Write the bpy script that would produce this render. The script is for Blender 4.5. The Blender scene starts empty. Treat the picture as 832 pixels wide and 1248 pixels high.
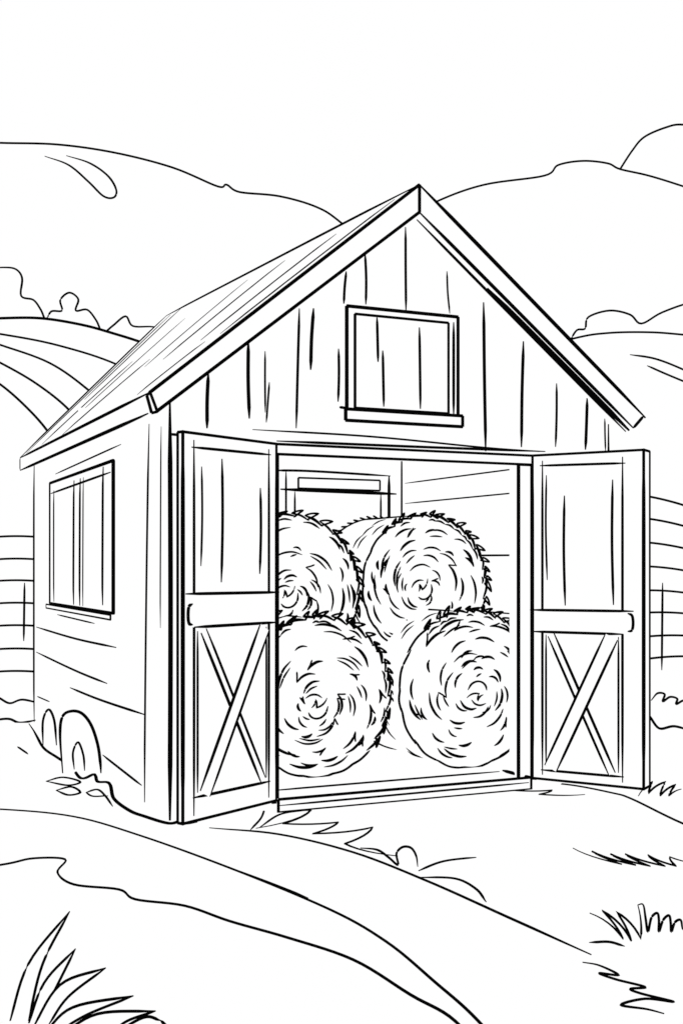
import bpy, math, random
from mathutils import Vector, Matrix
random.seed(7)
S=bpy.context.scene
S.view_settings.view_transform='Standard'
try: S.view_settings.look='None'
except Exception: pass
S.view_settings.exposure=0

# ---------- materials: white paper surfaces, emissive in place of lighting, black ink lines ----------
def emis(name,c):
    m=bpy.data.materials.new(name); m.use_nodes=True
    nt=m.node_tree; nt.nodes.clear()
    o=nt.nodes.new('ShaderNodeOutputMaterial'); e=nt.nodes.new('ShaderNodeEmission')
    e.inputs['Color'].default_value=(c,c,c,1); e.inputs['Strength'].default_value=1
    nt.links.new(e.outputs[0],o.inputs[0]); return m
PAPER=emis('self_lit_paper',1.0); INK=emis('black_ink',0.0015)
w=bpy.data.worlds.new('World'); S.world=w; w.use_nodes=True
w.node_tree.nodes['Background'].inputs[0].default_value=(1,1,1,1)
w.node_tree.nodes['Background'].inputs[1].default_value=1.0
GL=1.27   # overall pen width

def V(p): return Vector(p)
def catmull(p,n=7):
    if len(p)<3: return p
    q=[2*p[0]-p[1]]+p+[2*p[-1]-p[-2]]; out=[]
    for i in range(1,len(q)-2):
        a,b,c,d=q[i-1:i+3]
        for k in range(n):
            t=k/n
            out.append(0.5*((2*b)+(c-a)*t+(2*a-5*b+4*c-d)*t*t+(3*b-a-3*c+d)*t**3))
    out.append(p[-1]); return out

class B:
    def __init__(s): s.v=[];s.f=[];s.m=[]
    def face(s,idx,mat=0): s.f.append(idx); s.m.append(mat)
    def poly(s,pts,mat=0):
        b=len(s.v); s.v+=[tuple(p) for p in pts]; s.face(list(range(b,b+len(pts))),mat)
    def line(s,pts,r=.007,smooth=True,taper=True,closed=False):
        r=r*GL
        p=[V(a) for a in pts]
        if closed: p=p+[p[0].copy()]
        if len(p)==2:
            L=(p[1]-p[0])
            p=[p[0]+L*k/8 for k in range(9)]
        elif smooth: p=catmull(p)
        n=len(p); b=len(s.v); N=6
        for i,c in enumerate(p):
            d=(p[min(i+1,n-1)]-p[max(i-1,0)])
            if d.length<1e-9: d=Vector((0,0,1))
            d.normalize()
            up=Vector((0,0,1)) if abs(d.z)<.9 else Vector((1,0,0))
            x=d.cross(up).normalized(); y=d.cross(x)
            u=i/(n-1); rr=r
            if taper=='dash': rr=r*(.25+.9*math.sin(math.pi*min(1,max(0,u)))**.7)
            elif taper: rr=r*(.4+.6*min(1,min(u,1-u)*7))
            for k in range(N):
                a=2*math.pi*k/N
                s.v.append(tuple(c+(x*math.cos(a)+y*math.sin(a))*rr))
        for i in range(n-1):
            for k in range(N):
                k2=(k+1)%N
                s.face([b+i*N+k,b+i*N+k2,b+(i+1)*N+k2,b+(i+1)*N+k],1)
        s.face([b+k for k in range(N)],1); s.face([b+(n-1)*N+k for k in range(N)],1)
    def zig(s,pts,r,bulge=.14):
        p=[V(a) for a in pts]
        nrm=Vector((0,1,0)) if abs(p[0].z-p[1].z)+abs(p[1].z-p[2].z)>.02 else Vector((0,0,1))
        out=[]
        for i in range(len(p)-1):
            d=p[i+1]-p[i]; side=d.cross(nrm)*bulge*(1 if i%2==0 else -.6)
            for k in range(6):
                t=k/6; out.append(p[i]+d*t+side*4*t*(1-t))
        out.append(p[-1])
        s.line(out,r,smooth=False)
    def prism(s,pts,off,ink=0,back=False,over=0.0):
        p=[V(a) for a in pts]; o=V(off); q=[a+o for a in p]; n=len(p)
        s.poly(p); s.poly(q[::-1])
        for i in range(n):
            j=(i+1)%n; s.poly([p[i],q[i],q[j],p[j]])
        if ink:
            for i in range(n):
                j=(i+1)%n; d=(p[j]-p[i]); d=d.normalized()*over if d.length>0 else d
                s.line([p[i]-d,p[j]+d],ink,taper=False)
                if back:
                    s.line([q[i],q[j]],ink,taper=False); s.line([p[i],q[i]],ink,taper=False)
    def make(s,name,parent=None,mw=None):
        me=bpy.data.meshes.new(name); me.from_pydata(s.v,[],s.f)
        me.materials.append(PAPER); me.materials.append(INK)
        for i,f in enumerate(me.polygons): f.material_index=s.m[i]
        o=bpy.data.objects.new(name,me); S.collection.objects.link(o)
        if parent: o.parent=parent
        if mw is not None: o.matrix_world=mw
        return o

# ---------- camera ----------
cd=bpy.data.cameras.new('camera'); cam=bpy.data.objects.new('camera',cd); S.collection.objects.link(cam)
cam.location=(0,0,1.6); cam.rotation_euler=(math.radians(90),0,0)
cd.sensor_fit='HORIZONTAL'; cd.sensor_width=36; cd.lens=61.5; cd.shift_y=.0793
cd.clip_start=.05; cd.clip_end=3000; S.camera=cam

# ---------- barn ----------
barn=bpy.data.objects.new('wooden_barn',None); S.collection.objects.link(barn)
BM=Matrix.Translation((-1.078,7.33,0))@Matrix.Rotation(math.radians(24.08),4,'Z')
barn.matrix_world=BM
FB,FN,FD=.0105,.008,.0060
W=3.36; L=5.07; O0,O1=.706,2.67; ZT=2.40

b=B()
b.prism([(0,0,0),(O0,0,0),(O0,0,ZT),(0,0,ZT)],(0,.08,0))
b.prism([(O1,0,0),(W,0,0),(W,0,ZT),(O1,0,ZT)],(0,.08,0))
b.prism([(0,0,ZT),(W,0,ZT),(W,0,2.68),(1.67,0,4.02),(0,0,2.66)],(0,.08,0))
b.line([(0,0,-.03),(.004,-.002,1.3),(0,0,2.64)],FB+.002)
b.line([(W,0,0),(W,0,2.66)],FB)
for s,z0,z1,r in [(.247,2.478,2.83,FB),(.524,2.555,3.06,FB),(.637,2.60,3.0,FD),(.655,2.536,2.8,FD),(.865,2.508,3.30,FN),(.967,2.90,3.31,FB),
  (1.157,2.70,3.056,FN),(1.206,3.36,3.58,FN),(1.357,3.37,3.72,FN),(1.663,3.35,3.93,FN),(1.997,3.366,3.66,FD),
  (2.29,2.414,3.47,FB),(2.605,2.456,3.22,FB),(2.894,2.47,2.935,FN),(3.16,2.46,2.842,FB),(3.33,2.46,2.70,FD)]:
    j=random.uniform(-.012,.012)
    b.line([(s+j,0,z0),(s+random.uniform(-.006,.006),0,(z0+z1)/2),(s-j,0,z1)],r)
b.line([(.55,0,2.485),(1.4,0,2.478),(2.29,0,2.44),(2.75,0,2.43)],FD)
b.line([(0,0,2.43),(.1,0,2.425)],FN)
b.make('front_wall',barn)

b=B()  # door frame
b.prism([(O0-.02,-.03,2.33),(O1+.02,-.03,2.33),(O1+.02,-.03,2.395),(O0-.02,-.03,2.395)],(0,.13,0),FN)
b.line([(O0,-.03,2.415),(1.7,-.03,2.42),(2.78,-.03,2.43)],FN)
b.prism([(2.56,-.02,.06),(2.67,-.02,.06),(2.67,-.02,2.33),(2.56,-.02,2.33)],(0,.12,0),FB)
b.prism([(O0-.03,-.02,.06),(O0+.01,-.02,.06),(O0+.01,-.02,2.33),(O0-.03,-.02,2.33)],(0,.12,0),FN)
b.make('door_frame',barn)

b=B()
b.prism([(.08,.08,0),(3.28,.08,0),(3.28,4.99,0),(.08,4.99,0)],(0,0,.1))
b.line([(O0,.14,.105),(2.5,.14,.105)],FD)
b.make('floor',barn)
b=B()
b.prism([(O0,-.06,.0),(2.64,-.06,.0),(2.64,-.06,.085),(O0,-.06,.085)],(0,.14,0),FN)
b.line([(O0,-.062,.045),(2.62,-.062,.05)],FD)
b.line([(2.5,.1,.12),(2.68,-.07,.07)],FB)
b.make('threshold',barn)

b=B() # side walls
b.prism([(0,.08,0),(0,L,0),(0,L,2.66),(0,.08,2.66)],(.08,0,0))
b.line([(0,L,0),(0,L,2.66)],FB+.003)
b.line([(0,.62,-.02),(0,.57,1.3),(0,.50,2.55)],FN+.001)
b.line([(0,.22,1.2),(0,.2,2.5)],FD)
b.line([(0,4.95,.98),(0,3,.975),(0,1.45,.995)],FN)
b.line([(0,4.95,.725),(0,3,.70),(0,1.75,.70)],FN)
b.line([(0,3.2,.53),(0,2,.55),(0,.6,.594)],FN)
b.line([(0,1.9,.13),(0,.7,.10)],FN)
b.line([(0,4.9,.28),(0,4.2,.30)],FD)
b.line([(0,3.9,2.46),(0,1.3,2.49)],FD)
b.make('side_wall',barn)
b=B()
b.prism([(W-.08,.08,0),(W-.08,L,0),(W-.08,L,2.66),(W-.08,.08,2.66)],(.08,0,0))
for z,t0,t1,r in [(2.41,1.0,3.15,FD),(2.21,1.0,3.15,FD),(1.69,1.0,3.1,FN),(1.2,1,3.1,FD)]:
    b.line([(W-.082,t0,z),(W-.082,t1,z+.01)],r)
b.make('opposite_side_wall',barn)
b=B()
b.prism([(.08,L-.08,0),(W-.08,L-.08,0),(W-.08,L-.08,2.66),(1.68,L-.08,4.2),(.08,L-.08,2.66)],(0,.078,0))
b.make('back_wall',barn)
b=B() # partition behind the bales
b.prism([(.081,3.2,.1),(W-.081,3.2,.1),(W-.081,3.2,3.0),(.081,3.2,3.0)],(0,.06,0))
b.line([(W-.1,3.19,.1),(W-.1,3.19,2.9)],FN)
b.line([(1.9,3.18,2.505),(2.3,3.18,2.51),(3.13,3.18,2.49)],FN+.002)
b.line([(2.03,3.19,1.9),(2.03,3.19,2.50)],FN)
b.line([(3.12,3.19,1.7),(3.12,3.19,2.49)],FB+.002)
b.prism([(2.14,3.15,2.34),(3.0,3.15,2.34),(3.0,3.15,2.44),(2.14,3.15,2.44)],(0,.049,0),FN)
b.line([(1.95,3.13,2.325),(3.17,3.13,2.31)],FB+.004)
for s in (2.12,3.03): b.line([(s,3.19,1.7),(s,3.19,2.31)],FN)
b.make('interior_partition',barn)

# roof
A=V((-.18,-.15,2.655));Bp=V((1.668,-.15,4.165));C=V((1.68,6.11,4.52));D=V((-.10,5.34,2.73))
E=V((3.53,-.15,2.705));F=V((3.50,5.5,2.74))
def RL(u,v): return (A*(1-u)+D*u)*(1-v)+(Bp*(1-u)+C*u)*v
def RR(u,v): return (E*(1-u)+F*u)*(1-v)+(Bp*(1-u)+C*u)*v
b=B(); n=8; dn=V((0,0,-.13))
for fn in (RL,RR):
    for i in range(n):
        for j in range(n):
            q=[fn(i/n,j/n),fn((i+1)/n,j/n),fn((i+1)/n,(j+1)/n),fn(i/n,(j+1)/n)]
            b.poly(q); b.poly([p+dn for p in q])
    for i in range(n):
        b.poly([fn(i/n,0),fn((i+1)/n,0),fn((i+1)/n,0)+dn,fn(i/n,0)+dn])
        for u in (0,1): b.poly([fn(u,i/n),fn(u,(i+1)/n),fn(u,(i+1)/n)+dn,fn(u,i/n)+dn])
b.line([A,D],FB); b.line([A+dn*.95,D+dn],FB); b.line([D,D+dn],FN)
b.line([Bp,C],FB+.002); b.line([D,C],FB+.002)
b.line([RL(.96,.02),RL(.955,.98)],FN); b.line([RL(.91,.35),RL(.90,1)],FN)
b.line([F,E],FB); b.line([F,C],FN)
for u0,v0,u1,v1,r in [(.80,.03,.78,.55,FN),(.72,.20,.70,.80,FD),(.58,.02,.55,.45,FN),(.50,.38,.47,.90,FD),
    (.36,.35,.32,.90,FN),(.18,.35,.15,.90,FN),(.05,.30,.035,.97,FN),(.12,.05,.11,.3,FD)]:
    b.line([RL(u0,v0),RL((u0+u1)/2+.006,(v0+v1)/2),RL(u1,v1)],r)
b.make('roof',barn)
b=B()
dy=V((0,-.04,0))
A2=A+dy;B2=Bp+dy;E2=E+dy
b.prism([A2,B2,B2+V((0,0,-.185)),A2+V((.04,0,-.115))],(0,.039,0),FN+.002)
b.prism([B2+V((.001,0,0)),E2,E2+V((-.09,0,-.09)),B2+V((.001,0,-.185))],(0,.039,0))
b.line([B2+V((.001,0,-.185)),E2+V((-.09,0,-.09))],FN+.002); b.line([E2,E2+V((-.09,0,-.09))],FN+.002)
b.line([B2,E2+V((.02,0,-.01))],FB+.002); b.line([A2,B2],FB)
b.line([B2+V((.0,.035,-.225)),E2+V((-.13,.035,-.115))],FN)
b.line([B2+V((.55,.035,-.205-.431)),E2+V((-.10,.035,-.105))],FB+.004)
b.prism([A2+V((0,-.01,.0)),A2+V((.045,-.01,-.115)),A2+V((.01,-.01,-.125)),A2+V((-.02,-.01,-.02))],(0,.009,0),FN)
b.make('rake_boards',barn)

# hayloft hatch
b=B()
b.prism([(1.206,-.03,2.65),(2.056,-.03,2.65),(2.056,-.03,3.34),(1.206,-.03,3.34)],(0,.029,0),FB)
b.prism([(1.262,-.04,2.66),(1.975,-.04,2.66),(1.975,-.04,3.29),(1.262,-.04,3.29)],(0,.009,0),FN)
b.prism([(1.18,-.07,2.57),(2.07,-.07,2.57),(2.07,-.07,2.645),(1.18,-.07,2.645)],(0,.069,0),FN+.002)
b.line([(2.02,-.035,2.65),(2.02,-.035,3.30)],FN)
b.line([(1.15,-.035,2.66),(1.21,-.035,2.655)],FN)
for s,z0,z1 in [(1.432,2.98,3.28),(1.475,2.68,3.06),(1.755,2.68,3.24)]:
    b.line([(s,-.042,z0),(s-.008,-.042,z1)],FN)
b.make('hayloft_window',barn)

# side window
b=B()
b.prism([(-.03,1.42,1.25),(-.03,4.0,1.25),(-.03,4.0,2.38),(-.03,1.42,2.38)],(.029,0,0),FB+.001)
b.line([(-.032,3.80,1.27),(-.032,3.80,2.30)],FN)
b.line([(-.032,1.76,1.3),(-.032,1.74,2.36)],FB)
for t,r in ((2.88,FB),(2.62,FB),(2.50,FD)): b.line([(-.032,t,1.27),(-.032,t-.02,2.33)],r)
b.line([(-.032,1.50,2.30),(-.032,3.95,2.28)],FN)
b.prism([(-.06,1.38,1.205),(-.06,4.04,1.205),(-.06,4.04,1.24),(-.06,1.38,1.24)],(.059,0,0),FD)
b.line([(0,3.8,1.15),(0,2.2,1.14)],FD)
b.make('side_window',barn)

# doors
def door(name,hs,d,nrm,Ld,th,z0,z1,rail,st,planks,knob,x0,flip):
    b=B()
    def P(a,z,h=0): return V((hs+a*d[0]+h*nrm[0], -.035+a*d[1]+h*nrm[1], z))
    nv=V((nrm[0],nrm[1],0))
    b.prism([P(0,z0),P(Ld,z0),P(Ld,z1),P(0,z1)],nv*-th,FN,back=True)
    b.line([P(Ld,z0-.01),P(Ld,z1+.01)],FB); b.line([P(0,z0),P(0,z1)],FB)
    def board(p,q,wd,h0=.0,h1=.018,r=FN):
        px,pz=p;qx,qz=q;l=math.hypot(qx-px,qz-pz);ux,uz=-(qz-pz)/l*wd/2,(qx-px)/l*wd/2
        pts=[(px+ux,pz+uz),(qx+ux,qz+uz),(qx-ux,qz-uz),(px-ux,pz-uz)]
        b.prism([P(a,z,h1) for a,z in pts],nv*-(h1-h0-.001))
        b.line([P(*pts[0],h1),P(*pts[1],h1)],r); b.line([P(*pts[2],h1),P(*pts[3],h1)],r)
    a0,a1=st
    xb,xt=x0
    lo,hi=(a0+.07,xb-.01),(a1-.07,xt)
    lo2,hi2=(a1-.07,xb-.01),(a0+.07,xt)
    wide,thin=((lo2,hi2),(lo,hi)) if not flip else ((lo,hi),(lo2,hi2))
    board(thin[0],thin[1],.05,0,.014,FN)
    board(wide[0],wide[1],.095,0,.026,FN)
    for a in (a0,a1): b.line([P(a,z0+.03),P(a,z1-.04)],FN)
    b.line([P(a0-.02,z1-.075),P(a1+.02,z1-.085)],FN)
    b.prism([P(a,z,.012) for a,z in [(a0-.04,rail[0]),(a1+.03,rail[0]),(a1+.03,rail[1]),(a0-.04,rail[1])]],nv*-.011)
    b.line([P(a0-.07,rail[0],.012),P(a1+.01,rail[0],.012)],FN+.001); b.line([P(a0-.09,rail[1],.012),P(a1+.08,rail[1]+.005,.012)],FN+.001)
    b.line([P(a0-.01,xb-.03,.004),P(a1+.01,xb-.025,.004)],FN)
    for dx in (.028,): b.line([P(a0+dx,xb,.004),P(a0+dx,xt,.004)],FD); b.line([P(a1-dx,xb,.004),P(a1-dx,xt,.004)],FD)
    for a,za,zb,r in planks: b.line([P(a+.006,za,.002),P(a-.004,(za+zb)/2,.002),P(a,zb,.002)],r)
    ka,kz=knob
    b.line([P(ka,kz+.065,.014),P(ka+.03,kz+.05,.014),P(ka+.038,kz,.014),P(ka+.03,kz-.05,.014),P(ka,kz-.06,.014)],FN)
    b.make(name,barn)
door('door_left',.70,(-.873,-.488),(.488,-.873),.858,.04,.075,2.395,(1.235,1.43),(.075,.765),
     [(.52,1.5,2.26,FN),(.16,1.55,2.1,FN),(.70,1.6,2.2,FD)],(.79,1.31),(.24,1.21),False)
door('door_right',2.67,(.569,-.822),(-.822,-.569),.807,.13,.075,2.395,(1.13,1.285),(.075,.66),
     [(.24,1.32,2.1,FN),(.59,1.33,2.2,FN),(.105,1.5,2.25,FD)],(.70,1.21),(.17,1.11),True)

# ---------- hay bales ----------
def bale(s,t,z,r,ln,seed,spin,off=(0,0)):
    R=random.Random(seed); b=B(); N=48
    rings=[]
    for k,(tt,rr) in enumerate([(t-.01,0),(t-.01,r*.6),(t,r*.96),(t+.03,r),(t+ln-.03,r),(t+ln,r*.96),(t+ln,0)]):
        rings.append([V((s+rr*math.cos(2*math.pi*i/N),tt,z+rr*math.sin(2*math.pi*i/N))) for i in range(N)])
    for k in range(len(rings)-1):
        for i in range(N):
            j=(i+1)%N; b.poly([rings[k][i],rings[k][j],rings[k+1][j],rings[k+1][i]])
    def pt(a,rr,tt):
        f=max(0,1-rr/r)
        return V((s+off[0]*r*f+rr*math.cos(a),tt,z+off[1]*r*f+rr*math.sin(a)))
    # shaggy rim: torn spikes over the top and right, a thin wavering line elsewhere
    a=-1.1; a_end=a+2*math.pi
    while a<a_end:
        am=(a+math.pi)%(2*math.pi)-math.pi
        if -1.1<am<2.2:
            st=R.uniform(.13,.30); o=R.uniform(.020,.062)
            b.line([pt(a,r*R.uniform(.955,.985),t-.004),pt(a+st*.5,r*1.0,t-.004),pt(a+st,r*1.0+.006,t-.005)],R.uniform(.006,.009),taper='dash')
            b.line([pt(a+st,r+.006,t-.005),pt(a+st*.72,r+o*.6,t-.006),pt(a+st*.40,r+o,t-.006)],.0065)
            b.line([pt(a+st*.40,r+o,t-.006),pt(a+st*.62,r+o*.25,t-.006),pt(a+st*.85,r*.965,t-.005)],.0065)
            if R.random()<.4:
                b.line([pt(a+st*.2,r*.93,t-.01),pt(a+st*.6,r*.945,t-.01),pt(a+st,r*.93,t-.01)],.006,taper='dash')
            a+=st*.72
        else:
            st=R.uniform(.25,.5)
            b.line([pt(a-.03,r*.985,t-.004),pt(a+st*.5,r*1.003,t-.004),pt(a+st+.03,r*R.uniform(.985,1.01),t-.005)],.0068)
            a+=st
    # straw strokes in loose, uneven patches
    for fr in (.27,.40,.53,.66,.79,.885):
        a=R.uniform(0,2); end=a+2*math.pi
        while a<end:
            la=R.uniform(.20,.66)*(.65/max(fr,.4)); sl=R.uniform(-.03,.10)
            if R.random()<.82:
                f0=fr+R.uniform(-.07,.06); f1=f0-sl
                if max(f0,f1)>.94: f0-=.05; f1-=.05
                b.line([pt(a+la*q,r*(f0+(f1-f0)*q+.02*math.sin(3.1*q)),t-.012) for q in (0,.35,.7,1)],R.uniform(.0055,.0085),taper='dash')
                c=R.random()
                if c<.22:
                    f2=f0-.055
                    b.line([pt(a+.08+la*.8*q,r*(f2-.04*q),t-.012) for q in (0,.5,1)],.0055,taper='dash')
                elif c<.36:   # flicked barb
                    e=a+la
                    b.line([pt(e,r*f1,t-.012),pt(e-.10,r*(f1+.05),t-.012),pt(e-.16,r*(f1+.10),t-.012)],.0055)
            a+=la+R.uniform(.06,.34)*(.6/max(fr,.35))
    # open heart of the roll
    b.line([pt(spin+i*.55,r*(.10+.014*i),t-.014) for i in range(6)],.0065)
    b.line([pt(spin+3.6+i*.5,r*(.15+.01*i),t-.014) for i in range(4)],.006,taper='dash')
    b.zig([pt(spin+3.3,r*.19,t-.014),pt(spin+3.5,r*.03,t-.014),pt(spin+4.2,r*.11,t-.014),pt(spin+5.4,r*.05,t-.014)],.006)
    # far rim and body
    b.line([pt(2*math.pi*i/60,r*(1.0+.008*R.random()),t+ln-.02) for i in range(61)],.008,taper=False)
    for i in range(9):
        a0=R.uniform(1.7,4.2); tt=t+R.uniform(.15,.45)
        b.line([pt(a0,r,tt),pt(a0+.12,r+.002,tt+.01),pt(a0+.25,r,tt)],.0055,taper='dash')
    for i in range(14):
        a0=1.3+i*.11; tt=t+ln-.02
        b.line([pt(a0,r,tt),pt(a0+.10,r+.03,tt)],.007)
    b.line([pt(1.75,r,t+.05),pt(1.78,r+.003,t+ln*.6),pt(1.75,r,t+ln)],.0075)
    b.make('round_hay_bale',None,BM)
bale(1.22,.50,.672,.573,1.0,1,3.6,(-.05,-.16))
bale(2.40,.40,.685,.588,1.0,12,.2,(.16,-.05))
bale(1.125,.82,1.415,.565,.9,3,3.9,(-.05,-.10))
bale(2.258,.82,1.455,.54,.9,24,4.1,(-.08,-.10))
bale(1.85,1.45,.56,.46,.8,8,1.0)

# ---------- hills ----------
def hill(name,crest,dc,db,dk,r,marks=(),skip=None):
    b=B(); cr=catmull([V((x,0,z)) for x,z in crest],8)
    def P(c,f): # f=1 crest, 0 base
        return V((c.x, db+(dc-db)*f, -.5+(c.z+.5)*f))
    for i in range(len(cr)-1):
        for f in range(4):
            b.poly([P(cr[i],f/4),P(cr[i+1],f/4),P(cr[i+1],(f+1)/4),P(cr[i],(f+1)/4)])
        p,q=cr[i],cr[i+1]
        b.poly([V((p.x,dc,p.z)),V((q.x,dc,q.z)),V((q.x,dk,-.5)),V((p.x,dk,-.5))])
    b.line([V((c.x,dc,c.z)) for c in cr],r,smooth=False)
    def on(x,z):
        zc=cr[-1].z
        for i in range(len(cr)-1):
            if cr[i].x<=x<=cr[i+1].x:
                u=(x-cr[i].x)/max(1e-6,cr[i+1].x-cr[i].x); zc=cr[i].z*(1-u)+cr[i+1].z*u; break
        f=(z+.5)/(zc+.5)
        return V((x,db+(dc-db)*f,z))
    for m,rm in marks:
        mm=catmull([V((x,0,z)) for x,z in m],8)
        b.line([on(p.x,p.z) for p in mm],rm,smooth=False)
    b.make(name)
hill('hill',[(-52,53.4),(-47.6,53.5),(-41.6,53.2),(-34.6,53.0),(-27.6,52),(-20.6,50.2),(-15.1,47.9),(-14.0,48.1),(-12.4,47.2),(-7.6,46.7),(-3.1,45.4),(-.1,43.5),(5.4,38.6),(14.4,25),(20,5)],
     142.1,125,190,.115,[([(-36,51.4),(-33,50.2),(-30.5,48.0),(-28.6,46.1),(-27.4,45.9),(-27.1,46.9),(-28.2,48.8),(-30.5,50.5),(-33.4,51.5)],.11)])
hill('hill',[(0,36),(6.4,43.2),(11.7,46.1),(17.4,48.1),(24.7,49.2),(26.4,50.5),(29.4,51),(32.4,50.7),(33.9,50),(37.4,49.2),(41.6,47.9),(48.4,45.6),(58,40)],
     142.1,125,190,.11)
hill('hill',[(35.5,50),(37,54.2),(38.2,56.1),(39.9,58.7),(41.5,60.5),(44.4,61.8),(46.8,62.2),(51.1,61.3),(57.9,56.8),(66,45)],160,150,200,.125)
field=[(-26,16.4),(-22.8,16.6),(-20.8,16.7),(-18.3,16.7),(-15.8,16.3),(-13.8,15.75),(-11.8,15.1),(-7.8,13.6),(-.8,10),(3,5)]
hill('plowed_field_hill',field,71.05,60,95,.08,[
  ([(-22.5,15.9),(-20.55,15.6),(-17.0,14.85),(-13.3,13.6),(-10,11.6)],.06),
  ([(-22.5,15.6),(-20.4,14.85),(-17.3,13.65),(-14.8,11.9),(-12.5,9.8)],.06),
  ([(-22,14.5),(-20.2,13.65),(-17.8,12.25),(-15.6,10.5),(-13.5,8)],.06),
  ([(-21.6,13.2),(-19.9,12.2),(-18.2,10.8),(-16.7,9.26),(-15,7)],.06)])
hill('grassy_hill',[(6,12),(9.2,14.1),(14.05,15.45),(16.2,15.8),(18.7,15.85),(20.8,15.7),(24.2,15.35),(30,14)],71.05,60,95,.06,[
  ([(17.3,14.3),(18.8,14.0),(20.4,13.25),(22,12.3)],.06),([(18.2,13.55),(19.2,13.0),(20.6,12.3)],.06)])
def treeline(name,out,d,r,th=2.5):
    b=B(); cr=catmull([V((x,d,z)) for x,z in out],6)
    for i in range(len(cr)-1):
        p,q=cr[i],cr[i+1]; zb=10
        o=V((0,th,0))
        b.poly([V((p.x,d,zb)),V((q.x,d,zb)),q,p]); b.poly([p,q,q+o,p+o]); b.poly([V((p.x,d+th,zb)),V((q.x,d+th,zb)),q+o,p+o])
    b.line(cr,r,smooth=False); b.make(name)
treeline('distant_trees',[(-24,19.6),(-21.8,19.85),(-20.8,19.95),(-20,19.85),(-19.6,19.3),(-19.65,18.2),(-18.9,17.95),(-18.45,17.35),(-18.15,16.75),(-17.8,17.25),(-17.15,17.3),(-17.25,17.95),(-16.7,18.4),(-16.15,18.0),(-16.3,17.3),(-15.6,17.35),(-15.05,16.7),(-14.65,15.95),(-14.05,16.35),(-13.25,16.95),(-12.8,16.35),(-11.55,16.3),(-10.55,16.0),(-8.8,15.0)],71.6,.055)
treeline('distant_trees',[(14.0,15.0),(14.1,15.55),(14.45,16.1),(14.95,16.2),(15.15,16.9),(16.45,17.3),(17.7,17.05),(18.4,16.5),(19.7,17.2),(21.7,17.85),(24,18)],71.6,.055)

# ---------- ground ----------
b=B(); b.poly([(-700,-60,0),(700,-60,0),(700,900,0),(-700,900,0)])
def g(pts,r=.006,smooth=True,z=.002): b.line([(x,y,z) for x,y in pts],r,smooth)
def gz(pts,r=.006,bl=.12): b.zig([(x,y,.002) for x,y in pts],r,bl)
g([(-3.16,11.80),(-2.98,11.3),(-2.86,10.95),(-2.60,10.2),(-2.36,9.7),(-2.14,9.25),(-1.95,8.75),(-1.89,8.92),(-1.80,8.62),(-1.70,8.55),(-1.56,8.0),(-1.38,7.6),(-1.25,7.42),(-1.068,7.22),(-1.0,7.30),(-.96,7.22),(-.90,7.27)],.0105)
g([(-2.86,10.3),(-2.66,9.9)],.008)
g([(-2.19,8.65),(-2.10,8.80),(-1.93,8.62),(-1.99,8.48),(-2.19,8.65)],.0075)
g([(-2.03,8.30),(-1.95,8.42),(-1.84,8.22),(-1.90,8.12),(-2.03,8.30)],.0075)
g([(-1.80,8.22),(-1.74,8.32),(-1.64,8.1),(-1.52,7.75)],.007); g([(-1.80,8.22),(-1.72,8.08),(-1.62,8.1)],.006)
g([(1.05,8.58),(1.3,8.62),(1.642,8.515),(1.9,8.2),(1.988,7.98),(2.114,7.22),(2.3,6.6)],.007)
gz([(1.05,8.5),(1.35,8.45),(1.2,8.3),(1.5,8.3),(1.38,8.15),(1.70,8.15)],.006)
g([(-.55,7.06),(-.51,7.38),(-.505,7.7)],.006)
gz([(-.52,7.1),(-.20,7.62),(-.36,7.22),(-.02,7.26),(-.17,6.95),(.19,7.12),(.02,6.70),(.31,6.42)],.006,.10)
g([(-.50,7.12),(-.40,7.48),(-.27,7.60),(-.20,7.62)],.006)
g([(.404,6.11),(.55,6.3),(.737,6.39)],.006); g([(.404,5.98),(.582,5.95),(.665,5.76),(.687,5.545)],.006)
gz([(1.31,6.60),(1.50,6.24),(1.40,6.52),(1.57,6.22),(1.49,6.46),(1.64,6.20),(1.57,6.46),(1.72,6.20),(1.69,6.44),(1.78,6.20),(1.80,6.40),(1.90,6.25)],.0055,.07)
g([(.971,4.70),(1.03,4.66),(1.08,4.55),(1.01,4.57),(1.06,4.50),(1.15,4.42),(1.09,4.40),(1.12,4.35),(1.215,4.27),(1.12,4.30),(1.016,4.24),(1.10,4.20),(1.15,4.16)],.0048)
g([(-2.6,7.9),(-2.234,7.63)],.006)
b.make('ground')
b=B()
up=[(-3.0,7.75),(-2.234,7.63),(-1.70,7.406),(-1.193,6.89),(-.588,6.145),(-.061,5.413),(.188,4.943),(.358,4.458),(.479,4.075),(.6,3.5)]
lo=[(-2.2,6.0),(-1.818,6.21),(-1.68,6.35),(-1.50,6.33),(-1.475,6.06),(-1.337,5.83),(-1.095,5.74),(-.984,5.57),(-.735,5.465),(-.50,5.227),(-.232,4.997),(.046,4.717),(.256,4.33),(.399,4.075),(.5,3.6)]
U=[p for p in catmull([V((x,y,.004)) for x,y in up])]; Lo=[p for p in catmull([V((x,y,.004)) for x,y in lo])]
b.poly(U+Lo[::-1])
lift=V((0,0,.003))
b.line([p+lift for p in U],.0052,False,taper=False); b.line([p+lift for p in Lo],.0048,False,taper=False)
b.line([(-.593,6.16,.004),(-.37,5.88,.004),(-.16,5.6,.004)],.005)
b.line([(-.805,7.105,.004),(-.371,6.93,.004),(.064,6.496,.004),(.432,5.905,.004),(.759,5.287,.004),(1.024,4.786,.004)],.0055)
b.make('dirt_path')

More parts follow.
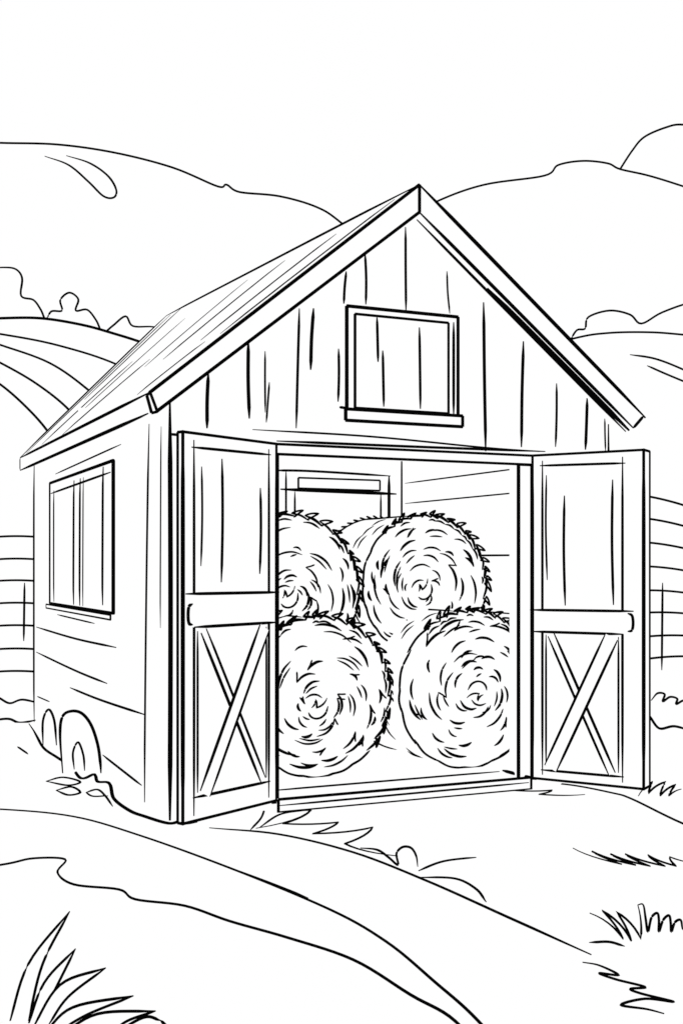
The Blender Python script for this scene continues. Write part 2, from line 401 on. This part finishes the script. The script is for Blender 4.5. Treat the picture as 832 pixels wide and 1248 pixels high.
# ---------- grass ----------
def blades(d,bl,r):
    b=B()
    for k,(p,q,t,m,n) in enumerate(bl):
        dd=d-.02*k
        pts=[V((a[0],dd,a[1])) for a in (p,q,t)]; pt2=[V((a[0],dd,a[1])) for a in (t,m,n)]
        c1=catmull(pts);c2=catmull(pt2); b.poly(c1+c2[1:]); b.line(c1,r,False); b.line(c2,r,False)
    b.make('grass_tuft')
blades(4.1,[((-1.17,-.02),(-1.10,.20),(-.955,.385),(-1.05,.2),(-1.10,.0)),
            ((-1.10,-.02),(-1.04,.14),(-.93,.26),(-1.0,.12),(-1.06,.0)),
            ((-1.08,-.02),(-.98,.14),(-.82,.20),(-.95,.10),(-1.02,.0)),
            ((-1.03,-.02),(-.93,.07),(-.72,.11),(-.87,.05),(-.96,.0)),
            ((-.97,-.02),(-.84,.055),(-.64,.065),(-.74,.03),(-.80,-.02)),
            ((-.80,-.02),(-.68,.05),(-.62,.04),(-.60,.02),(-.57,-.02))],.0042)
b=B()
b.zig([(x,4.97,z) for x,z in [(1.057,.12),(1.20,.01),(1.11,.13),(1.235,.0),(1.17,.125),(1.275,.01),(1.262,.155)]],.0045,.08)
b.line([(x,4.97,z) for x,z in [(1.262,.155),(1.285,.155),(1.295,.10),(1.305,.04),(1.32,.10),(1.345,.12),(1.352,.09),(1.352,.04),(1.37,.09),(1.395,.11),(1.402,.08),(1.405,.04),(1.42,.08),(1.445,.09),(1.455,.05),(1.48,.08)]],.0045)
b.line([(1.05,4.95,.0),(1.13,4.93,.01),(1.19,4.9,.0)],.0045)
b.make('grass_tuft')
b=B()
b.line([(x,6.2,z) for x,z in [(.10,.10),(.19,.09),(.25,.05),(.30,.01),(.292,.07),(.325,.105),(.37,.10),(.397,.057),(.405,.0)]],.0055)
b.make('grass_tuft')
b=B()
b.zig([(x,8.1,z) for x,z in [(2.06,.0),(2.16,.1),(2.13,.02),(2.25,.1),(2.21,.0),(2.32,.08),(2.27,.0),(2.36,.05)]],.006,.08)
b.make('grass_tuft')
for pts,d in [([(-4.3,.0),(-4.0,.09),(-3.85,.14),(-3.7,.07),(-3.55,.11),(-3.3,.05)],13.0),([(-3.9,.0),(-3.6,.02),(-3.4,.04),(-3.28,.0),(-3.1,.03)],11.9),
              ([(3.45,.1),(3.52,.18),(3.6,.17),(3.58,.09),(3.66,.14),(3.74,.12),(3.73,.06),(3.82,.1),(3.9,.02)],13.0),([(2.75,.2),(2.9,.12),(2.95,.16),(3.05,.04),(3.2,.06),(3.4,.0)],11.2)]:
    b=B(); b.line([(x,d,z) for x,z in pts],.0105); b.make('grass_tuft')

# ---------- stones ----------
b=B()
pg=[(-2.15,0),(-2.17,.3),(-2.15,.44),(-2.08,.48),(-2.0,.46),(-1.93,.37),(-1.88,.22),(-1.86,.08),(-1.855,0)]
c=catmull([V((x,9.0,z)) for x,z in pg]); b.prism(c,(0,.15,0)); b.line(c,.010,False)
b.line([(-2.06,8.995,.03),(-2.07,8.995,.16),(-2.03,8.995,.24),(-1.99,8.995,.14),(-1.98,8.995,.02)],.007)
b.make('standing_stone')
b=B()
c=catmull([V((x,10.4,z)) for x,z in [(-2.66,0),(-2.66,.22),(-2.61,.32),(-2.56,.22),(-2.54,0)]]); b.prism(c,(0,.1,0)); b.line(c,.009,False)
b.make('standing_stone')

# ---------- wire fences ----------
def fence(d,x0,x1,zs,posts,slope,peak):
    b=B()
    for i,z in enumerate(zs):
        s=slope*(z-1.2)
        n=8
        pts=[(x0+(x1-x0)*k/n, d, z+.09-.16*((x0+(x1-x0)*k/n)-peak)**2+ s*k/n) for k in range(n+1)]
        b.line(pts,.0115)
    for x,z0,z1 in posts: b.line([(x,d-.01,z0),(x+.01,d-.01,z1)],.011)
    b.make('wire_fence')
fence(14,-5.0,-2.6,[1.87,1.60,1.34,1.07,.80,.52,.25],[(-3.81,.70,1.40),(-4.95,0,1.9)],0,-3.9)
fence(14,3.4,5.0,[2.40,2.12,1.82,1.52,1.22,.94,.64,.36],[(3.84,.35,1.4),(4.95,0,2.2)],-.25,3.7)

# sky dome
b=B(); N=32; M=8; Rr=1000
for j in range(M):
    for i in range(N):
        def q(i,j):
            a=2*math.pi*i/N; e=math.pi/2*j/M
            return (Rr*math.cos(e)*math.cos(a),Rr*math.cos(e)*math.sin(a),Rr*math.sin(e)-2)
        b.poly([q(i,j),q(i+1,j),q(i+1,j+1),q(i,j+1)])
b.make('sky')
